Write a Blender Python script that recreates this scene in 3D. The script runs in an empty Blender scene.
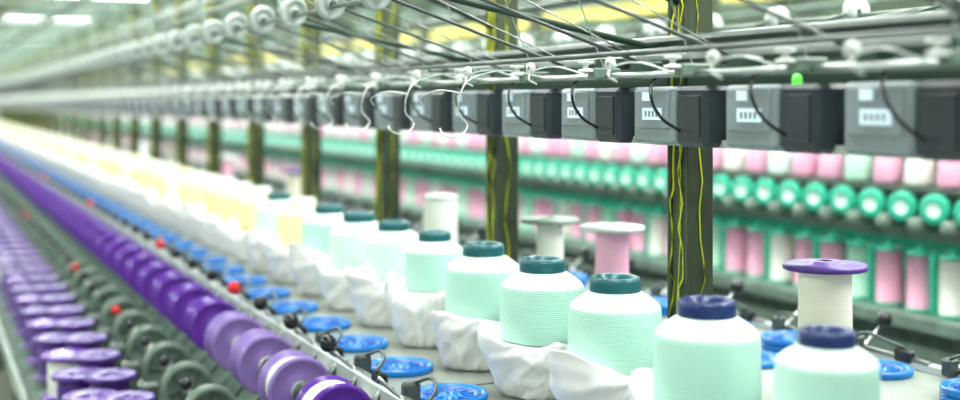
import bpy, math, random
from mathutils import Vector, Matrix, noise as mnoise
random.seed(7)
S=bpy.context.scene
CZ=1.5   # eye height
F=1200.0; TH=math.atan(560/1200.0)
sn,cs=math.sin(TH),math.cos(TH)
P=0.286  # station pitch

# ---------------------------------------------------------------- materials
def mat(name,col,rough=0.5,metal=0.0,noise=0.0,nscale=20,emit=None,estr=0,bump=0.0,bscale=60,spec=0.5,wave=0,wdir='Z',dist=.002):
    m=bpy.data.materials.new(name); m.use_nodes=True
    nt=m.node_tree; b=nt.nodes['Principled BSDF']
    b.inputs['Base Color'].default_value=(*col,1); b.inputs['Roughness'].default_value=rough
    b.inputs['Metallic'].default_value=metal
    b.inputs['Specular IOR Level'].default_value=spec
    tc=nt.nodes.new('ShaderNodeTexCoord')
    if noise>0:
        n=nt.nodes.new('ShaderNodeTexNoise'); n.inputs['Scale'].default_value=nscale; n.inputs['Detail'].default_value=4
        nt.links.new(tc.outputs['Object'],n.inputs['Vector'])
        r=nt.nodes.new('ShaderNodeValToRGB')
        r.color_ramp.elements[0].position=0.3; r.color_ramp.elements[1].position=0.7
        r.color_ramp.elements[0].color=(*[c*(1-noise) for c in col],1)
        r.color_ramp.elements[1].color=(*[min(1,c*(1+noise)) for c in col],1)
        nt.links.new(n.outputs['Fac'],r.inputs['Fac']); nt.links.new(r.outputs['Color'],b.inputs['Base Color'])
    if bump>0:
        if wave:
            n2=nt.nodes.new('ShaderNodeTexWave'); n2.bands_direction=wdir; n2.inputs['Scale'].default_value=bscale
            n2.inputs['Distortion'].default_value=0.6
            o='Fac'
        else:
            n2=nt.nodes.new('ShaderNodeTexNoise'); n2.inputs['Scale'].default_value=bscale; o='Fac'
        nt.links.new(tc.outputs['Object'],n2.inputs['Vector'])
        bp=nt.nodes.new('ShaderNodeBump'); bp.inputs['Strength'].default_value=bump; bp.inputs['Distance'].default_value=dist
        nt.links.new(n2.outputs[o],bp.inputs['Height']); nt.links.new(bp.outputs['Normal'],b.inputs['Normal'])
    if emit:
        b.inputs['Emission Color'].default_value=(*emit,1); b.inputs['Emission Strength'].default_value=estr
    return m

M={}
M['mint']=mat('yarn_mint',(.46,.78,.64),.5,bump=.5,bscale=75,wave=1,noise=.06,nscale=6)
M['mint2']=mat('yarn_pale_mint',(.68,.87,.78),.5,bump=.3,bscale=75,wave=1)
M['mintg']=mat('yarn_soft_green',(.48,.78,.60),.6)
M['cream']=mat('yarn_cream',(.94,.84,.46),.7,bump=.4,bscale=110,wave=1)
M['ivory']=mat('yarn_ivory',(.86,.82,.70),.7,bump=.3,bscale=110,wave=1)
M['whitey']=mat('yarn_white',(.84,.86,.77),.7,bump=.4,bscale=110,wave=1)
M['pink']=mat('yarn_pink',(.80,.40,.55),.6)
M['aqua']=mat('plastic_aqua',(.025,.44,.28),.35)
M['green']=mat('plastic_green',(.01,.25,.15),.4)
M['tealcap']=mat('cap_teal',(.006,.10,.115),.3)
M['navycap']=mat('cap_navy',(.005,.022,.12),.3)
M['bag']=mat('plastic_bag_white',(.82,.80,.775),.42,bump=.35,bscale=16)
M['blue']=mat('plastic_blue',(.004,.19,.62),.25,noise=.1,nscale=8)
M['dblue']=mat('plastic_dark_blue',(.003,.07,.32),.35)
M['purple']=mat('plastic_purple',(.13,.035,.37),.25,noise=.14,nscale=9)
M['dpurple']=mat('plastic_deep_purple',(.07,.018,.22),.35)
M['purple_lit']=mat('plastic_purple_lit',(.28,.18,.49),.35,noise=.1)  # paler purple: light on the near bobbins put into the colour
M['table']=mat('table_enamel',(.25,.28,.24),.3,noise=.2,nscale=5)
M['frame']=mat('frame_grey_green',(.08,.11,.085),.45,noise=.25,nscale=8)
M['cast']=mat('cast_green_grey',(.14,.205,.16),.4,noise=.25,nscale=14)
M['light']=mat('enamel_light_grey',(.50,.56,.52),.4,noise=.08)
M['post']=mat('post_olive',(.040,.058,.026),.5,noise=.4,nscale=12)
M['yellow']=mat('cable_yellow',(.72,.74,.02),.5)
M['yband']=mat('beam_yellow',(.58,.50,.08),.5,noise=.15)
M['steel']=mat('steel',(.50,.54,.51),.28,metal=.9)
M['dsteel']=mat('dark_steel',(.09,.11,.10),.35,metal=.6)
M['wire']=mat('wire_grey',(.62,.66,.62),.3,metal=.5)
M['black']=mat('knob_black',(.008,.010,.010),.25)
M['red']=mat('knob_red',(.70,.015,.02),.25)
M['box']=mat('box_grey',(.23,.28,.295),.45,noise=.06)
M['dbox']=mat('box_dark',(.020,.030,.038),.45,noise=.1)
M['disp']=mat('display_panel',(.70,.80,.86),.3,emit=(.6,.85,1),estr=.35)
M['led']=mat('led_green',(.1,.9,.1),.3,emit=(.15,1,.05),estr=.8)
M['rail']=mat('rail_dark_green',(.022,.05,.032),.4)
M['cer']=mat('ceramic_white',(.85,.88,.84),.2)
M['tube']=mat('lamp_tube_glow',(1,1,1),.3,emit=(.95,1,.97),estr=12)
M['floor']=mat('floor_concrete',(.30,.32,.27),.35,noise=.12,nscale=2)
M['ceil']=mat('ceiling_paint',(.62,.69,.60),.8,noise=.1,nscale=1)
M['wall']=mat('wall_paint',(.50,.57,.48),.8,noise=.15,nscale=.8)
M['beam']=mat('roof_beam',(.17,.22,.15),.6)

# ---------------------------------------------------------------- mesh builder
class B:
    def __init__(s,name): s.name=name; s.v=[]; s.f=[]; s.mi=[]; s.sm=[]; s.ms=[]
    def m(s,k):
        if k not in s.ms: s.ms.append(k)
        return s.ms.index(k)
    def add(s,vs,fs,k,smooth=True,T=None):
        o=len(s.v); i=s.m(k)
        for p in vs:
            p=Vector(p)
            if T is not None: p=T@p
            s.v.append(p)
        for f in fs: s.f.append([a+o for a in f]); s.mi.append(i); s.sm.append(smooth)
    def box(s,c,d,k,T=None,bev=0.0):
        x,y,z=c; a,b,h=d[0]/2,d[1]/2,d[2]/2
        e=min(bev,a*.9,b*.9,h*.9)
        if e<=0:
            vs=[(x+i*a,y+j*b,z+l*h) for i in(-1,1) for j in(-1,1) for l in(-1,1)]
            fs=[(0,1,3,2),(4,6,7,5),(0,4,5,1),(2,3,7,6),(0,2,6,4),(1,5,7,3)]
            s.add(vs,fs,k,False,T)
        else:
            vs=[];idx={}
            for i in(-1,1):
                for j in(-1,1):
                    for l in(-1,1):
                        for ax in range(3):
                            q=[i*(a-e),j*(b-e),l*(h-e)]; q[ax]=(i*a,j*b,l*h)[ax]
                            idx[(i,j,l,ax)]=len(vs); vs.append((x+q[0],y+q[1],z+q[2]))
            fs=[]
            for i in(-1,1):
                fs.append([idx[(i,-1,-1,0)],idx[(i,1,-1,0)],idx[(i,1,1,0)],idx[(i,-1,1,0)]])
                fs.append([idx[(-1,i,-1,1)],idx[(1,i,-1,1)],idx[(1,i,1,1)],idx[(-1,i,1,1)]])
                fs.append([idx[(-1,-1,i,2)],idx[(1,-1,i,2)],idx[(1,1,i,2)],idx[(-1,1,i,2)]])
                for j in(-1,1):
                    fs.append([idx[(i,j,-1,0)],idx[(i,j,1,0)],idx[(i,j,1,1)],idx[(i,j,-1,1)]])
                    fs.append([idx[(i,-1,j,0)],idx[(i,1,j,0)],idx[(i,1,j,2)],idx[(i,-1,j,2)]])
                    fs.append([idx[(-1,i,j,1)],idx[(1,i,j,1)],idx[(1,i,j,2)],idx[(-1,i,j,2)]])
                    for l in(-1,1): fs.append([idx[(i,j,l,0)],idx[(i,j,l,1)],idx[(i,j,l,2)]])
            s.add(vs,fs,k,False,T)
    def lathe(s,prof,k,T=None,n=24,smooth=True,kk=None,fn=None):
        vs=[];
        for (r,z) in [(p[0],p[1]) for p in prof]:
            for i in range(n):
                a=2*math.pi*i/n; rr,zz=r,z
                if fn: rr,zz=fn(a,r,z)
                vs.append((rr*math.cos(a),rr*math.sin(a),zz))
        groups={}
        for j in range(len(prof)-1):
            mk=prof[j][2] if len(prof[j])>2 else k
            for i in range(n):
                q=(j*n+i,j*n+(i+1)%n,(j+1)*n+(i+1)%n,(j+1)*n+i)
                groups.setdefault(mk,[]).append(q)
        o=len(s.v)
        for p in vs:
            p=Vector(p); s.v.append(T@p if T is not None else p)
        for mk,fs in groups.items():
            ii=s.m(mk)
            for f in fs: s.f.append([a+o for a in f]); s.mi.append(ii); s.sm.append(smooth)
    def sphere(s,c,r,k,n=12,T0=None):
        prof=[(max(1e-5,r*math.sin(math.pi*j/8)),-r*math.cos(math.pi*j/8)) for j in range(9)]
        s.lathe(prof,k,Matrix.Translation(c),n)
    def tube(s,pts,r,k,n=6,closed=False):
        pts=[Vector(p) for p in pts]; vs=[]; N=len(pts)
        for i,p in enumerate(pts):
            if closed: d=pts[(i+1)%N]-pts[i-1]
            else: d=pts[min(i+1,N-1)]-pts[max(i-1,0)]
            d.normalize()
            u=d.cross(Vector((0,0,1)));
            if u.length<.05: u=d.cross(Vector((1,0,0)))
            u.normalize(); w=d.cross(u)
            for j in range(n):
                a=2*math.pi*j/n; vs.append(p+u*math.cos(a)*r+w*math.sin(a)*r)
        fs=[]
        for i in range(N if closed else N-1):
            for j in range(n):
                i2=(i+1)%N
                fs.append((i*n+j,i*n+(j+1)%n,i2*n+(j+1)%n,i2*n+j))
        if not closed:
            fs.append(list(range(n))); fs.append([(N-1)*n+j for j in range(n)])
        s.add(vs,fs,k)
    def curve(s,pts,r,k,n=6,sub=4):
        """smooth (Catmull-Rom) bent wire"""
        p=[Vector(q) for q in pts]; p=[p[0]*2-p[1]]+p+[p[-1]*2-p[-2]]; out=[]
        for i in range(1,len(p)-2):
            for j in range(sub):
                t=j/sub; a,b_,c,d=p[i-1],p[i],p[i+1],p[i+2]
                out.append(.5*((2*b_)+(c-a)*t+(2*a-5*b_+4*c-d)*t*t+(3*b_-a-3*c+d)*t**3))
        out.append(p[-2]); s.tube(out,r,k,n)
    def mesh(s):
        me=bpy.data.meshes.new(s.name)
        me.from_pydata([tuple(v) for v in s.v],[],s.f)
        for k in s.ms: me.materials.append(M[k])
        me.polygons.foreach_set('material_index',s.mi); me.polygons.foreach_set('use_smooth',s.sm)
        me.update()
        return me
    def obj(s,parent=None,loc=(0,0,0)):
        o=bpy.data.objects.new(s.name,s.mesh()); S.collection.objects.link(o); o.location=loc
        if parent: o.parent=parent
        return o
def inst(name,me,loc,rot=(0,0,0),sc=1):
    o=bpy.data.objects.new(name,me); S.collection.objects.link(o); o.location=loc; o.rotation_euler=rot
    o.scale=(sc,sc,sc) if not isinstance(sc,tuple) else sc
    return o
def empty(name,loc=(0,0,0)):
    o=bpy.data.objects.new(name,None); S.collection.objects.link(o); o.location=loc; return o
T_=Matrix.Translation
RY=lambda:Matrix.Rotation(-math.pi/2,4,'X')   # local z -> +y
RX=lambda:Matrix.Rotation(math.pi/2,4,'Y')    # local z -> +x
Z=lambda z:CZ+z

Y0,Y1=0.2,26.0
# ---------------------------------------------------------------- room
def slab(name,c,d,k):
    b=B(name); b.box((0,0,0),d,k); return b.obj(loc=c)
slab('floor',(4.5,24,-.05),(23,56,.1),'floor')
slab('ceiling',(4.5,24,3.75),(23,56,.1),'ceil')
slab('wall_left',(-7.05,24,1.85),(.1,56,3.7),'wall')
slab('wall_right',(16.05,24,1.85),(.1,56,3.7),'wall')
slab('wall_far',(4.5,52.05,1.85),(23,.1,3.7),'wall')
b=B('roof_beams')
for y in range(4,52,5):
    b.box((4.5,y,3.58),(22.8,.16,.22),'beam')
for x in (-4,-1,5.6,8.6,12):
    b.box((x,24,3.40),(.12,55,.12),'beam')
b.obj()
b=B('air_duct')
for x,z,r,k in ((-.9,3.05,.2,'light'),(8.2,2.9,.22,'light')):
    b.lathe([(.001,-26),(r,-26),(r,26),(.001,26)],k,T_((x,25,z))@RY(),16)
    for y in range(0,50,2): b.lathe([(r,-.03),(r+.02,-.03),(r+.02,.03),(r,.03)],'beam',T_((x,y,z))@RY(),16)
    for y in range(1,50,4): b.box((x,y,(z+3.7)/2+r/2),(.02,.02,3.7-z-r),'beam')
b.obj()
b=B('overhead_busbar')
b.box((5.0,25,2.22),(.10,50,.09),'yband'); b.box((5.0,25,2.30),(.16,50,.03),'beam')
b.box((6.2,25,1.98),(.10,50,.08),'yband')
for y in range(1,50,3):
    b.box((5.0,y,2.98),(.03,.03,1.35),'beam'); b.box((6.2,y,2.83),(.03,.03,1.62),'beam')
b.obj()
for X in (-2.5,.9,2.6,4.1,7.0,10.5,13.5):
    e=empty('ceiling_lamp',(X,24,3.0))
    h=B('lamp_housing'); h.box((0,0,.06),(.34,50,.06),'light'); 
    for y in range(-24,25,3): h.box((0,y,.39),(.02,.02,.62),'steel')
    h.obj(parent=e)
    ld=bpy.data.lights.new('lamp_tube','AREA'); ld.shape='RECTANGLE'; ld.size=.28; ld.size_y=49; ld.energy=1450; ld.color=(.95,1.0,.96)
    lo=bpy.data.objects.new('lamp_tube',ld); S.collection.objects.link(lo); lo.parent=e; lo.location=(0,0,.02)
# cross-aisle hanging tube lamps
b=B('tube_lamp')
b.box((0,0,.06),(1.2,.16,.05),'light',bev=.01)
for dy in (-.045,.045): b.lathe([(.001,-.58),(.025,-.58),(.025,.58),(.001,.58)],'tube',T_((0,dy,.0))@RX(),10)
for dx in (-.5,.5): b.box((dx,0,.50),(.012,.012,.86),'steel')
tl=b.mesh()
for q in range(7): inst('tube_lamp',tl,(1.75,14+q*5,2.70))

# ---------------------------------------------------------------- winding machine A
mach=empty('winding_machine')
XC=1.45
L=Y1-Y0; YM=(Y0+Y1)/2
b=B('table'); b.box((1.45,YM,Z(-.62)),(1.17,L,.04),'table',bev=.006)
b.box((.862,YM,Z(-.605)),(.02,L,.05),'light',bev=.004); b.box((2.038,YM,Z(-.605)),(.02,L,.05),'light',bev=.004)
i=0
while i*.858<L:
    b.box((1.45,Y0+.4+i*.858,Z(-.5995)),(1.1,.006,.002),'frame'); i+=1
b.obj(parent=mach)
b=B('body')
b.box((1.45,YM,Z(-1.02)),(.96,L,.74),'frame'); b.box((1.45,YM,Z(-1.45)),(1.1,L,.1),'dsteel')
for sgn in (-1,1):
    a=1.45+sgn*.50; c=1.45+sgn*.86; d=1.45+sgn*1.16
    vs=[]
    for y in (Y0,Y1):
        vs+=[(a,y,Z(-.70)),(c,y,Z(-.86)),(d,y,Z(-.93)),(d,y,Z(-.97)),(c,y,Z(-.92)),(a,y,Z(-.80))]
    fs=[(i,(i+1)%6,6+(i+1)%6,6+i) for i in range(6)]+[tuple(range(6)),tuple(range(6,12))]
    b.add(vs,fs,'cast',False)
    b.tube([(d,Y0,Z(-.91)),(d,Y1,Z(-.91))],.012,'cast')
    for i in range(int(L/1.7)):
        y=Y0+.3+i*1.7
        b.box((1.45+sgn*1.05,y,Z(-1.235)),(.06,.06,.53),'frame')
        b.box((1.45+sgn*.8,y,Z(-1.02)),(.5,.04,.06),'frame')
b.obj(parent=mach)

b=B('posts')
YP=(1200*1.40/cs/770-1.40*sn)/cs
for i in range(-1,28):
    y=YP+i*3*P
    b.box((1.40,y,Z(.05)),(.050,.050,1.3),'post')
    b.box((1.40,y-.031,Z(.05)),(.062,.012,1.3),'post',bev=.003); b.box((1.40,y+.031,Z(.05)),(.062,.012,1.3),'post',bev=.003)
    b.box((1.40,y,Z(-.585)),(.10,.11,.02),'post',bev=.004)
    for kx in range(3):
        pts=[];z=-.55;off=(.014,-.010,.002)[kx]
        while z<.66:
            pts.append(((1.366,1.370,1.372)[kx],y+off+random.uniform(-.011,.011),Z(z))); z+=random.uniform(.015,.055) if kx<2 else random.uniform(.06,.15)
        b.tube(pts,(.0022,.0020,.0010)[kx],'yellow',5)
    pts=[];z=-.55
    while z<.66:
        pts.append((1.398+random.uniform(-.012,.012),y-.0385,Z(z))); z+=random.uniform(.03,.07)
    b.tube(pts,.0016,'yellow',5)
b.obj(parent=mach)

b=B('control_boxes')
b.box((1.335,YM,Z(-.025)),(.03,L,.07),'frame'); b.box((1.30,YM,Z(-.072)),(.07,L,.014),'light')
YB=1.307
i=-3
while YB+i*P<Y1-.2:
    y=YB+i*P
    b.box((1.265,y,Z(-.022)),(.07,.136,.104),'box',bev=.006)
    b.box((1.2285,y,Z(-.012)),(.006,.110,.070),'box',bev=.002)
    b.box((1.2245,y-.006,Z(-.020)),(.004,.060,.022),'disp')
    for q in range(4): b.box((1.2222,y-.024+q*.012,Z(-.020)),(.001,.006,.011),'box')
    b.box((1.2245,y+.012,Z(.012)),(.004,.026,.016),'disp')
    b.box((1.268,y-.118,Z(-.024)),(.075,.090,.108),'dbox',bev=.008)
    b.box((1.2295,y-.118,Z(-.024)),(.004,.06,.075),'dbox',bev=.001)
    if i in (1,): b.lathe([(.001,.012),(.006,.010),(.008,.004),(.008,-.006),(.001,-.006)],'led',T_((1.245,y-.10,Z(.034))),12)
    b.curve([(1.226,y-.040,Z(.055)),(1.195,y-.05,Z(.035)),(1.180,y-.075,Z(.0)),(1.190,y-.095,Z(-.03)),(1.222,y-.10,Z(-.05))],.0032,'black',6)
    i+=1
b.obj(parent=mach)

b=B('guide_rails')
for (x,z,r,k) in [(1.25,.078,.014,'rail'),(1.17,.050,.006,'steel'),(1.33,.12,.012,'rail'),(.80,.205,.005,'cast'),(1.10,.085,.005,'rail'),
                  (1.0,.345,.010,'cast'),(1.40,.56,.022,'cast'),(.72,.50,.010,'cast'),(1.75,.30,.012,'rail'),(1.62,.12,.010,'rail'),(2.0,.205,.006,'cast'),(.86,.62,.014,'rail'),(1.15,.45,.008,'light'),(.97,.02,.003,'wire')]:
    b.tube([(x,Y0,Z(z)),(x,Y1,Z(z))] if r>.0035 else [(x,3.2,Z(z)),(x,Y1,Z(z))],r,k,8)
b.box((1.375,YM,Z(.045)),(.012,L,.05),'rail')
b.box((1.60,YM,Z(.02)),(.05,L,.12),'frame')
for i in range(-1,28):
    y=YP+i*3*P
    b.box((1.40,y,Z(.66)),(1.5,.03,.04),'cast')
    b.tube([(.80,y,Z(.205)),(1.36,y,Z(.10))],.007,'rail',6)
    b.tube([(.80,y,Z(.205)),(.74,y,Z(.64))],.006,'cast',6)
    b.tube([(1.0,y,Z(.345)),(1.37,y,Z(.20))],.007,'rail',6)
    b.tube([(1.43,y,Z(.10)),(2.0,y,Z(.205))],.007,'rail',6)
    b.box((1.29,y,Z(.075)),(.20,.03,.02),'rail')
b.obj(parent=mach)

b=B('thread_guides')
YU=(1200*.8/cs/373-.8*sn)/cs
i=-6
while YU+i*P<Y1-.2:
    y=YU+i*P
    T=T_((.80,y,Z(.215)))@Matrix.Rotation(.25,4,'Z')@Matrix.Rotation(math.pi/2+.25,4,'X')
    b.lathe([(.006,-.009),(.030,-.010),(.034,-.010),(.036,-.006),(.028,-.002),(.028,.002),(.036,.006),(.034,.010),(.027,.010),(.025,.004),(.012,.004),(.012,.012),(.005,.013)],'light',T,20)
    b.lathe([(.0001,.016),(.008,.016),(.010,.011),(.010,-.012),(.0001,-.012)],'dsteel',T,12)
    b.tube([(.80,y+.012,Z(.215)),(1.0,y+.015,Z(.15)),(1.22,y+.012,Z(.078))],.0038,'dsteel',6)
    b.tube([(.81,y-.01,Z(.25)),(1.25,y+.10,Z(.10))],.0015,'steel',5)
    b.tube([(.86,y-.06,Z(.62)),(1.17,y+.05,Z(.065))],.0012,'wire',5)
    if y>2.1:
        b.curve([(1.17,y,Z(.052)),(1.08,y,Z(.066)),(1.0,y-.01,Z(.050)),(.97,y-.02,Z(.02)),(.965,y-.02,Z(-.02)),(.985,y-.02,Z(-.045)),(.96,y-.03,Z(-.068)),(.93,y-.03,Z(-.062)),(.925,y-.02,Z(-.05))],.0016,'wire',6)
        b.curve([(.97,y-.02,Z(.02)),(.93,y,Z(.025)),(.90,y+.02,Z(.01)),(.91,y+.03,Z(-.005))],.0014,'wire',6)
    b.curve([(1.17,y+.1,Z(.05)),(1.10,y+.1,Z(.068)),(1.05,y+.1,Z(.062)),(1.03,y+.09,Z(.045)),(1.045,y+.085,Z(.035))],.0018,'wire',6)
    b.lathe([(.004,-.005),(.010,-.005),(.012,0),(.010,.005),(.004,.005)],'cer',T_((1.04,y+.1,Z(.065)))@RX(),12)
    b.box((1.17,y+.05,Z(.055)),(.06,.026,.022),'cast',bev=.003)
    b.lathe([(.0001,.010),(.015,.010),(.015,.006),(.005,.003),(.005,-.003),(.015,-.006),(.015,-.010),(.0001,-.010)],'cer',T_((1.13,y+.05,Z(.068))),14)
    b.box((1.20,y-.05,Z(.06)),(.04,.05,.03),'rail',bev=.003)
    b.lathe([(.006,-.010),(.034,-.010),(.027,0),(.034,.010),(.006,.010)],'light',T_((2.0,y,Z(.215)))@RY(),16)
    b.tube([(2.0,y,Z(.215)),(1.62,y,Z(.12))],.0035,'dsteel',5)
    i+=1
b.obj(parent=mach)

b=B('spindle_carriages')
YA=(1200*.78/cs/375-.78*sn)/cs
def carriage(y,side,n):
    X=lambda x: x if side<0 else 2*XC-x
    for dy in (-.04,):
        T=T_((X(.640),y+dy,Z(-.755)))@RY()
        b.lathe([(.001,-.006),(.05,-.006),(.054,-.016),(.062,-.018),(.070,-.012),(.070,.012),(.062,.018),(.054,.016),(.05,.006),(.001,.006)],'cast',T,26)
        b.lathe([(.0001,-.024),(.014,-.024),(.020,-.012),(.020,.030),(.0001,.030)],'steel',T,12)
        for q in range(5):
            a=q*2*math.pi/5+n
            b.tube([(X(.640)+.015*math.cos(a),y+dy-.008,Z(-.755)+.015*math.sin(a)),(X(.640)+.052*math.cos(a),y+dy-.008,Z(-.755)+.052*math.sin(a))],.005,'frame',5)
    for dy in (-.074,.074):
        b.tube([(X(.78),y+dy,Z(-.65)),(X(.835),y+dy,Z(-.62)),(X(.865),y+dy,Z(-.585))],.009,'dsteel',7)
        b.lathe([(.0001,-.008),(.024,-.008),(.027,0),(.024,.008),(.0001,.008)],'dsteel',T_((X(.78),y+dy,Z(-.65)))@RY(),14)
        b.tube([(X(.78),y+dy,Z(-.65)),(X(.75),y+dy,Z(-.72)),(X(.69),y+dy,Z(-.79))],.007,'cast',7)
    b.tube([(X(.78),y-.074,Z(-.65)),(X(.78),y+.074,Z(-.65))],.006,'steel',6)
    b.tube([(X(.865),y+.105,Z(-.585)),(X(.84),y+.105,Z(-.565)),(X(.81),y+.10,Z(-.535))],.004,'steel',6)
    if n>=3:
        b.sphere((X(.80),y+.10,Z(-.52)),.019,'red' if n in (6,10,17,26,38) and side<0 else 'black',14)
    b.tube([(X(.865),y-.11,Z(-.583)),(X(.865),y+.12,Z(-.583))],.008,'steel',8)
    b.box((X(.880),y+.105,Z(-.572)),(.035,.026,.040),'dsteel',bev=.005)
    b.box((X(.868),y-.035,Z(-.575)),(.022,.05,.030),'black',bev=.005)
    b.curve([(X(.885),y+.105,Z(-.555)),(X(.90),y+.05,Z(-.535)),(X(.89),y,Z(-.545)),(X(.86),y-.03,Z(-.560))],.004,'dsteel',6)
    b.tube([(X(.56),y-.05,Z(-.80)),(X(.60),y-.03,Z(-.73)),(X(.585),y-.03,Z(-.69))],.004,'steel',6)
    b.sphere((X(.583),y-.03,Z(-.68)),.015,'red' if n in (9,13,22) and side<0 else 'black',12)
    b.box((X(.56),y+.06,Z(-.80)),(.05,.03,.09),'frame',bev=.006)
    b.tube([(X(.40),y,Z(-.90)),(X(.40),y,Z(-.755))],.006,'steel',6)
    b.lathe([(.0001,0),(.035,0),(.035,-.012),(.02,-.02),(.02,-.04)],'dsteel',T_((X(.40),y,Z(-.895))),16)
i=-4; n=0
while YA+i*P<Y1-.3:
    carriage(YA+i*P,-1,n); carriage(YA+i*P,1,n+2); i+=1;n+=1
for x in (.69,2*XC-.69): b.tube([(x,Y0,Z(-.80)),(x,Y1,Z(-.80))],.012,'dsteel')
for x in (.640,2.26): b.tube([(x,Y0,Z(-.755)),(x,Y1,Z(-.755))],.007,'steel')
b.obj(parent=mach)

# ---------------------------------------------------------------- bobbins
def flanged(name,fl,yarn,fr=.068,ln=.12,yr=.05,hub='light'):
    b=B(name); h=ln/2; t=.010
    b.lathe([(.008,-h-.004,hub),(.020,-h-.004,hub),(.022,-h,fl),(fr-.012,-h,fl),(fr-.008,-h-.003,fl),(fr,-h-.001,fl),(fr+.001,-h+t/2,fl),(fr,-h+t,fl),(yr,-h+t+.001,yarn),
             (yr+.002,-h+t+.008,yarn),(yr+.003,0,yarn),(yr+.002,h-t-.008,yarn),(yr,h-t-.001,fl),(fr,h-t,fl),(fr+.001,h-t/2,fl),(fr,h+.001,fl),(fr-.008,h+.003,fl),(fr-.012,h,fl),(.022,h,hub),(.020,h+.004,hub),(.008,h+.004,'black'),(.008,-h-.004,hub)],fl,None,36)
    return b.mesh()
FR=.075; LA=.094
mA=[flanged('bob_lit','purple_lit','whitey',fr=FR,yr=.060,ln=LA),flanged('bob_pur','purple','dpurple',fr=FR,yr=.045,hub='purple_lit',ln=LA),flanged('bob_pur2','purple','whitey',fr=FR,yr=.055,hub='purple',ln=LA),flanged('bob_mix','purple_lit','purple_lit',fr=FR,yr=.060,hub='whitey',ln=LA),flanged('bob_pw','purple','whitey',fr=FR,yr=.066,hub='whitey',ln=LA)]
i=-4;n=0
while YA+i*P<Y1-.3:
    y=YA+i*P
    m=mA[[1,1,1,1,2,1,1,1,1][n%9]] if n>8 else mA[[0,0,4,4,0,3,3,1,1][n]]  # near bobbins take the painted-in lit tone, farther ones deep purple
    inst('purple_bobbin',m,(.78,y,Z(-.65)),(-math.pi/2,0,0))
    i+=1;n+=1
mBv=[flanged('bob_lo','dpurple','dpurple',fr=.070,ln=.13,yr=.052,hub='dpurple'),flanged('bob_lo2','purple','dpurple',fr=.070,ln=.13,yr=.055,hub='dpurple'),flanged('bob_lo3','purple','whitey',fr=.070,ln=.13,yr=.05)]
i=-4;n=0
while YA+i*P<Y1-.3:
    inst('spindle_bobbin',mBv[[0,1,0,1,0,1,0,0,2][n%9]],(.40,YA+i*P,Z(-.824)),(0,0,random.random()))
    inst('spindle_bobbin',mBv[0],(.47,YA+(i+.5)*P,Z(-.805)),(0,0,random.random()))
    inst('spindle_bobbin',mBv[(n+1)%2],(2*XC-.40,YA+i*P,Z(-.824)))
    i+=1;n+=1

# ---------------------------------------------------------------- yarn cones
def cone(name,yarn,cap,sh=None):
    b=B(name); sh=sh or yarn
    b.lathe([(.020,.0,yarn),(.072,0,yarn),(.082,.002,yarn),(.087,.008,yarn),(.0880,.025,yarn),(.0870,.065,yarn),(.0855,.105,yarn),(.0845,.112,sh),(.081,.118,sh),(.068,.128,sh),(.056,.136,sh),(.050,.1395,sh),(.047,.141,cap),
             (.0475,.142,cap),(.0482,.145,cap),(.0478,.160,cap),(.0455,.166,cap),(.041,.168,cap),(.036,.166,cap),(.033,.158,cap),(.024,.150,'black'),(.020,.0,yarn)],yarn,None,56)
    return b.mesh()
cT=cone('c_teal','mint','tealcap','mint2'); cN=cone('c_navy','mint','navycap','mint2'); cP=cone('c_pale','mint2','tealcap'); cC=cone('c_cream','cream','whitey'); cW=cone('c_white','whitey','cream')
def bag(name,seed):
    """loose plastic bag slumped round the cone foot: soft folds, wavy rim"""
    rnd=random.Random(seed); b=B(name)
    off=Vector((rnd.uniform(0,50),rnd.uniform(0,50),0))
    hi=math.pi+rnd.uniform(-.9,.6); am=rnd.uniform(.15,.38)
    cl=[(.001,.0),(.052,.0),(.063,.004),(.070,.014),(.075,.028),(.080,.042),(.084,.055),(.088,.068),(.091,.080),(.092,.092),(.090,.101),(.086,.105),(.081,.104)]
    prof=[]
    for (r0,z0),(r1,z1) in zip(cl[:-1],cl[1:]):
        for t in (0,.5): prof.append((r0+(r1-r0)*t,z0+(z1-z0)*t))
    prof.append(cl[-1])
    prof+= [(.074,.1011),(.06,.1001),(.03,.1001),(.001,.1001)]      # pad the cone stands on
    def fn(a,r,z):
        if z in (.1011,.1001): return r,.100
        q=max(0,z)/.1; k=min(1,r/.085)
        # folds run diagonally round the bag: sample noise in a sheared frame
        s_=a+q*1.1*math.sin(a+off.x)
        d=Vector((math.cos(s_),math.sin(s_),q*.9))
        n1=mnoise.noise(d*1.0+off)
        f1=1-abs(mnoise.noise(Vector((d.x*2.0,d.y*2.0,d.z*2.6))+off*2.3))*3.0
        f2=1-abs(mnoise.noise(Vector((d.x*4.2,d.y*4.2,d.z*3.4))+off*3.1))*3.0
        w=.012*n1+.0065*max(-.2,f1)+.0030*max(-.3,f2)
        w+=.018*max(0,math.cos(a-hi))**2*q
        lift=max(0,math.cos(a-hi))**2
        zz=z*(.97+am*lift*q)
        if z>.02: zz+=(.014*mnoise.noise(Vector((math.cos(a)*1.6,math.sin(a)*1.6,3))+off))*q
        return max(.001,r+w*k),max(0,zz)
    b.lathe(prof,'bag',None,128,fn=fn)
    return b.mesh()
bags=[bag('bagm%d'%q,q+41) for q in range(6)]
YC=1.334
n=0
XR=1.165
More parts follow.
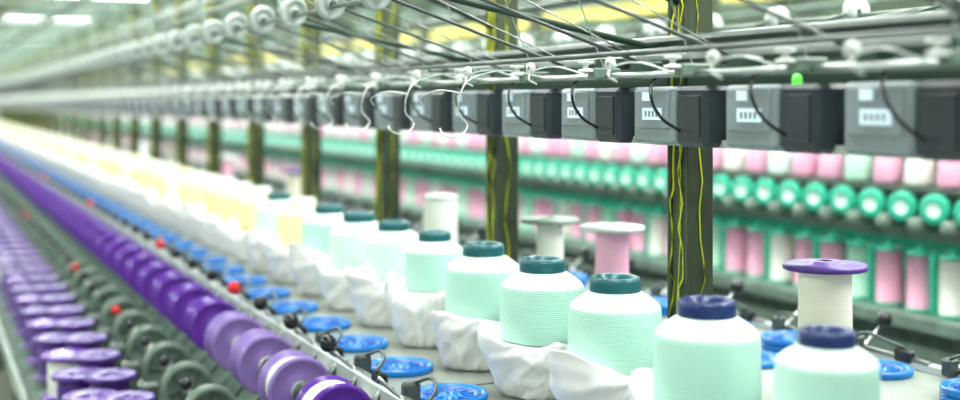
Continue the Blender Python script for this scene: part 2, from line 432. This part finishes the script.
while YC+n*P<Y1-.4:
    y=YC+n*P
    if n<9: me=[cN,cN,cT,cT,cT,cT,cP,cP,cT][n]
    else: me=[cP,cC,cW,cC,cC][n%5] if n<12 else [cC,cW,cC,cC,cC][n%5]  # far cones: cream and white yarn, its brightness also imitates haze
    sc={0:.84,5:.86,6:.92}.get(n,1.0 if n<8 else .95)
    zb=-.32-.168*sc
    inst('yarn_cone',me,(XR,y,Z(zb)),(0,0,random.random()*6),sc)
    inst('plastic_bag',bags[(n*5+1)%6],(XR-.018,y+.004,Z(-.600)),(0,0,random.uniform(-.3,.3)),(1.0,1.0,(zb+.600)/.100))
    n+=1

# ---------------------------------------------------------------- blue dishes
b=B('dishm')
prof=[(.001,.004),(.018,.004),(.020,.010),(.024,.010),(.026,.004),(.050,.004),(.054,.012),(.060,.013),(.062,.006),(.068,.006),(.070,.014),(.075,.015),(.077,.010),(.076,.0),(.001,.0)]
b.lathe([(p[0],p[1],'dblue' if 4<i<9 and i!=6 else 'blue') for i,p in enumerate(prof)],'blue',None,40)
for q in range(12):
    a=q*math.pi/6
    b.box((0,0,0),(.022,.006,.006),'blue',T=Matrix.Rotation(a,4,'Z')@T_((.038,0,.007)))
dm=b.mesh()
YD=(1200*.99/cs/537-.99*sn)/cs
i=-5
while YD+i*P<Y1-.4:
    inst('blue_dish',dm,(.975,YD+i*P,Z(-.60)),(0,0,random.random()))
    inst('blue_dish',dm,(1.93,YD+.1+i*P,Z(-.60)),(0,0,random.random()))
    if i%2==0: inst('blue_dish',dm,(1.93,YD+.1+i*P,Z(-.5845)),(0,0,random.random()))
    inst('blue_dish',dm,(1.74,YD+.02+i*P,Z(-.60)),(0,0,random.random()))
    i+=1

# ---------------------------------------------------------------- middle row standing spools
def spool(name,fl,yarn,fr,yr,h):
    b=B(name)
    b.lathe([(.001,0,fl),(fr,0,fl),(fr+.002,.004,fl),(fr,.008,fl),(.030,.010,yarn),(yr,.016,yarn),(yr+.002,h*.5,yarn),(yr,h-.016,yarn),(yr,h-.012,fl),(fr,h-.010,fl),(fr+.002,h-.005,fl),(fr,h,fl),(.030,h,fl),(.026,h+.006,fl),(.014,h+.006,'black'),(.012,h-.01,'black'),(.001,h-.01,'black')],fl,None,40)
    return b.mesh()
sp=[spool('sp_cream','dpurple','ivory',.076,.048,.30),spool('sp_pink','light','pink',.078,.040,.30),spool('sp_grey','cast','whitey',.078,.035,.29),spool('sp_white','light','whitey',.058,.054,.30)]
for px,k in ((825,0),(612,1),(550,2),(440,3)):
    X=1.53
    y=(1200*X/cs/(px+80)-X*sn)/cs
    inst('yarn_spool',sp[k],(X,y,Z(-.60)))
for q in range(12):
    X=1.53; y=5.2+q*1.43
    inst('yarn_spool',sp[q%4],(X,y,Z(-.60)))

# ---------------------------------------------------------------- background creel machines
def creel():
    b=B('creel_rows'); r=random.Random(3)
    y=.6; p=.143; n=0
    Yb=30
    b.box((0.15,(Yb+.6)/2,Z(-.42)),(.10,Yb-.6,.08),'cast'); b.box((.30,(Yb+.6)/2,Z(-1.12)),(.5,Yb-.6,.74),'cast')
    b.box((.30,(Yb+.6)/2,Z(-.72)),(.62,Yb-.6,.04),'cast')
    b.box((.12,(Yb+.6)/2,Z(-.285)),(.16,Yb-.6,.012),'frame')
    b.box((.25,(Yb+.6)/2,Z(.07)),(.10,Yb-.6,.10),'cast'); b.box((.18,(Yb+.6)/2,Z(.02)),(.02,Yb-.6,.08),'frame')
    b.box((.34,(Yb+.6)/2,Z(-.58)),(.03,Yb-.6,.24),'green'); b.box((.34,(Yb+.6)/2,Z(-.20)),(.03,Yb-.6,.30),'frame')
    while y<Yb-.3:
        c=['pink','mint2','pink','whitey','pink','mintg','pink'][n%7]
        T=T_((.10,y,Z(-.275)))
        b.lathe([(.001,0),(.048,0),(.054,.01),(.044,.12),(.036,.132),(.016,.134,'aqua'),(.016,.155,'aqua'),(.001,.155,'aqua')],c,T,12)
        T=T_((0.02,y,Z(-.345)))@Matrix.Rotation(-math.pi/2,4,'Y')@Matrix.Rotation(.35,4,'X')
        b.lathe([(.001,.012,'mint2'),(.020,.012,'mint2'),(.024,.016,'aqua'),(.046,.014,'aqua'),(.052,.006,'green'),(.052,-.02,'green'),(.03,-.03,'green'),(.03,-.11,'dsteel'),(.001,-.11,'dsteel')],'aqua',T,16)
        T=T_((.04,y+.07,Z(-.40)))@RX()
        b.lathe([(.001,-.05),(.026,-.05),(.026,.05),(.001,.05)],'cast',T,8)
        c=['pink','mintg','pink','pink','whitey','pink'][(n//1)%6]
        T=T_((.10,y,Z(-.70)))
        b.lathe([(.001,0,'aqua'),(.050,0,'aqua'),(.050,.012,'aqua'),(.046,.014,c),(.044,.190,c),(.048,.191,'aqua'),(.048,.202,'aqua'),(.014,.203,'aqua'),(.014,.222,'aqua'),(.001,.222,'aqua')],c,T,14)
        if n%2==0: b.box((.12,y+.0715,Z(-.60)),(.09,.022,.21),'aqua',bev=.004)
        if n%3==0: b.tube([(.2,y,Z(.09)),(-.12,y,Z(.22))],.004,'dsteel',5)
        if n%3==0: b.lathe([(.005,-.01),(.03,-.01),(.03,.01),(.005,.01)],'cer',T_((-.12,y,Z(.22)))@RY(),10)
        y+=p; n+=1
    for i in range(18):
        yy=1.1+i*1.7
        b.box((.30,yy,Z(-.02)),(.06,.08,1.36),'post'); b.box((.3,yy,Z(.62)),(1.0,.04,.05),'cast')
    for x,z in ((-.12,.20),(.1,.36),(.55,.28),(.3,.64)): b.tube([(x,.6,Z(z)),(x,Yb,Z(z))],.012,'cast',6)
    return b.mesh()
cm=creel()
for X in (2.95,4.7,6.6,8.8,11.2):
    inst('creel_machine',cm,(X,0,0))

# ---------------------------------------------------------------- world, camera
w=bpy.data.worlds.new('World'); S.world=w; w.use_nodes=True
w.node_tree.nodes['Background'].inputs[0].default_value=(.93,1,.97,1); w.node_tree.nodes['Background'].inputs[1].default_value=.7
cd=bpy.data.cameras.new('Camera'); cam=bpy.data.objects.new('Camera',cd); S.collection.objects.link(cam)
cam.location=(0,0,CZ); cam.rotation_euler=(math.pi/2,0,-TH)
cd.sensor_width=36; cd.lens=36*F/960; cd.shift_y=-(97)/960
cd.clip_start=.05; cd.clip_end=200
cd.dof.use_dof=True; cd.dof.focus_distance=2.3; cd.dof.aperture_fstop=1.4
S.camera=cam
S.view_settings.view_transform='Standard'; S.view_settings.look='None'; S.view_settings.exposure=.12
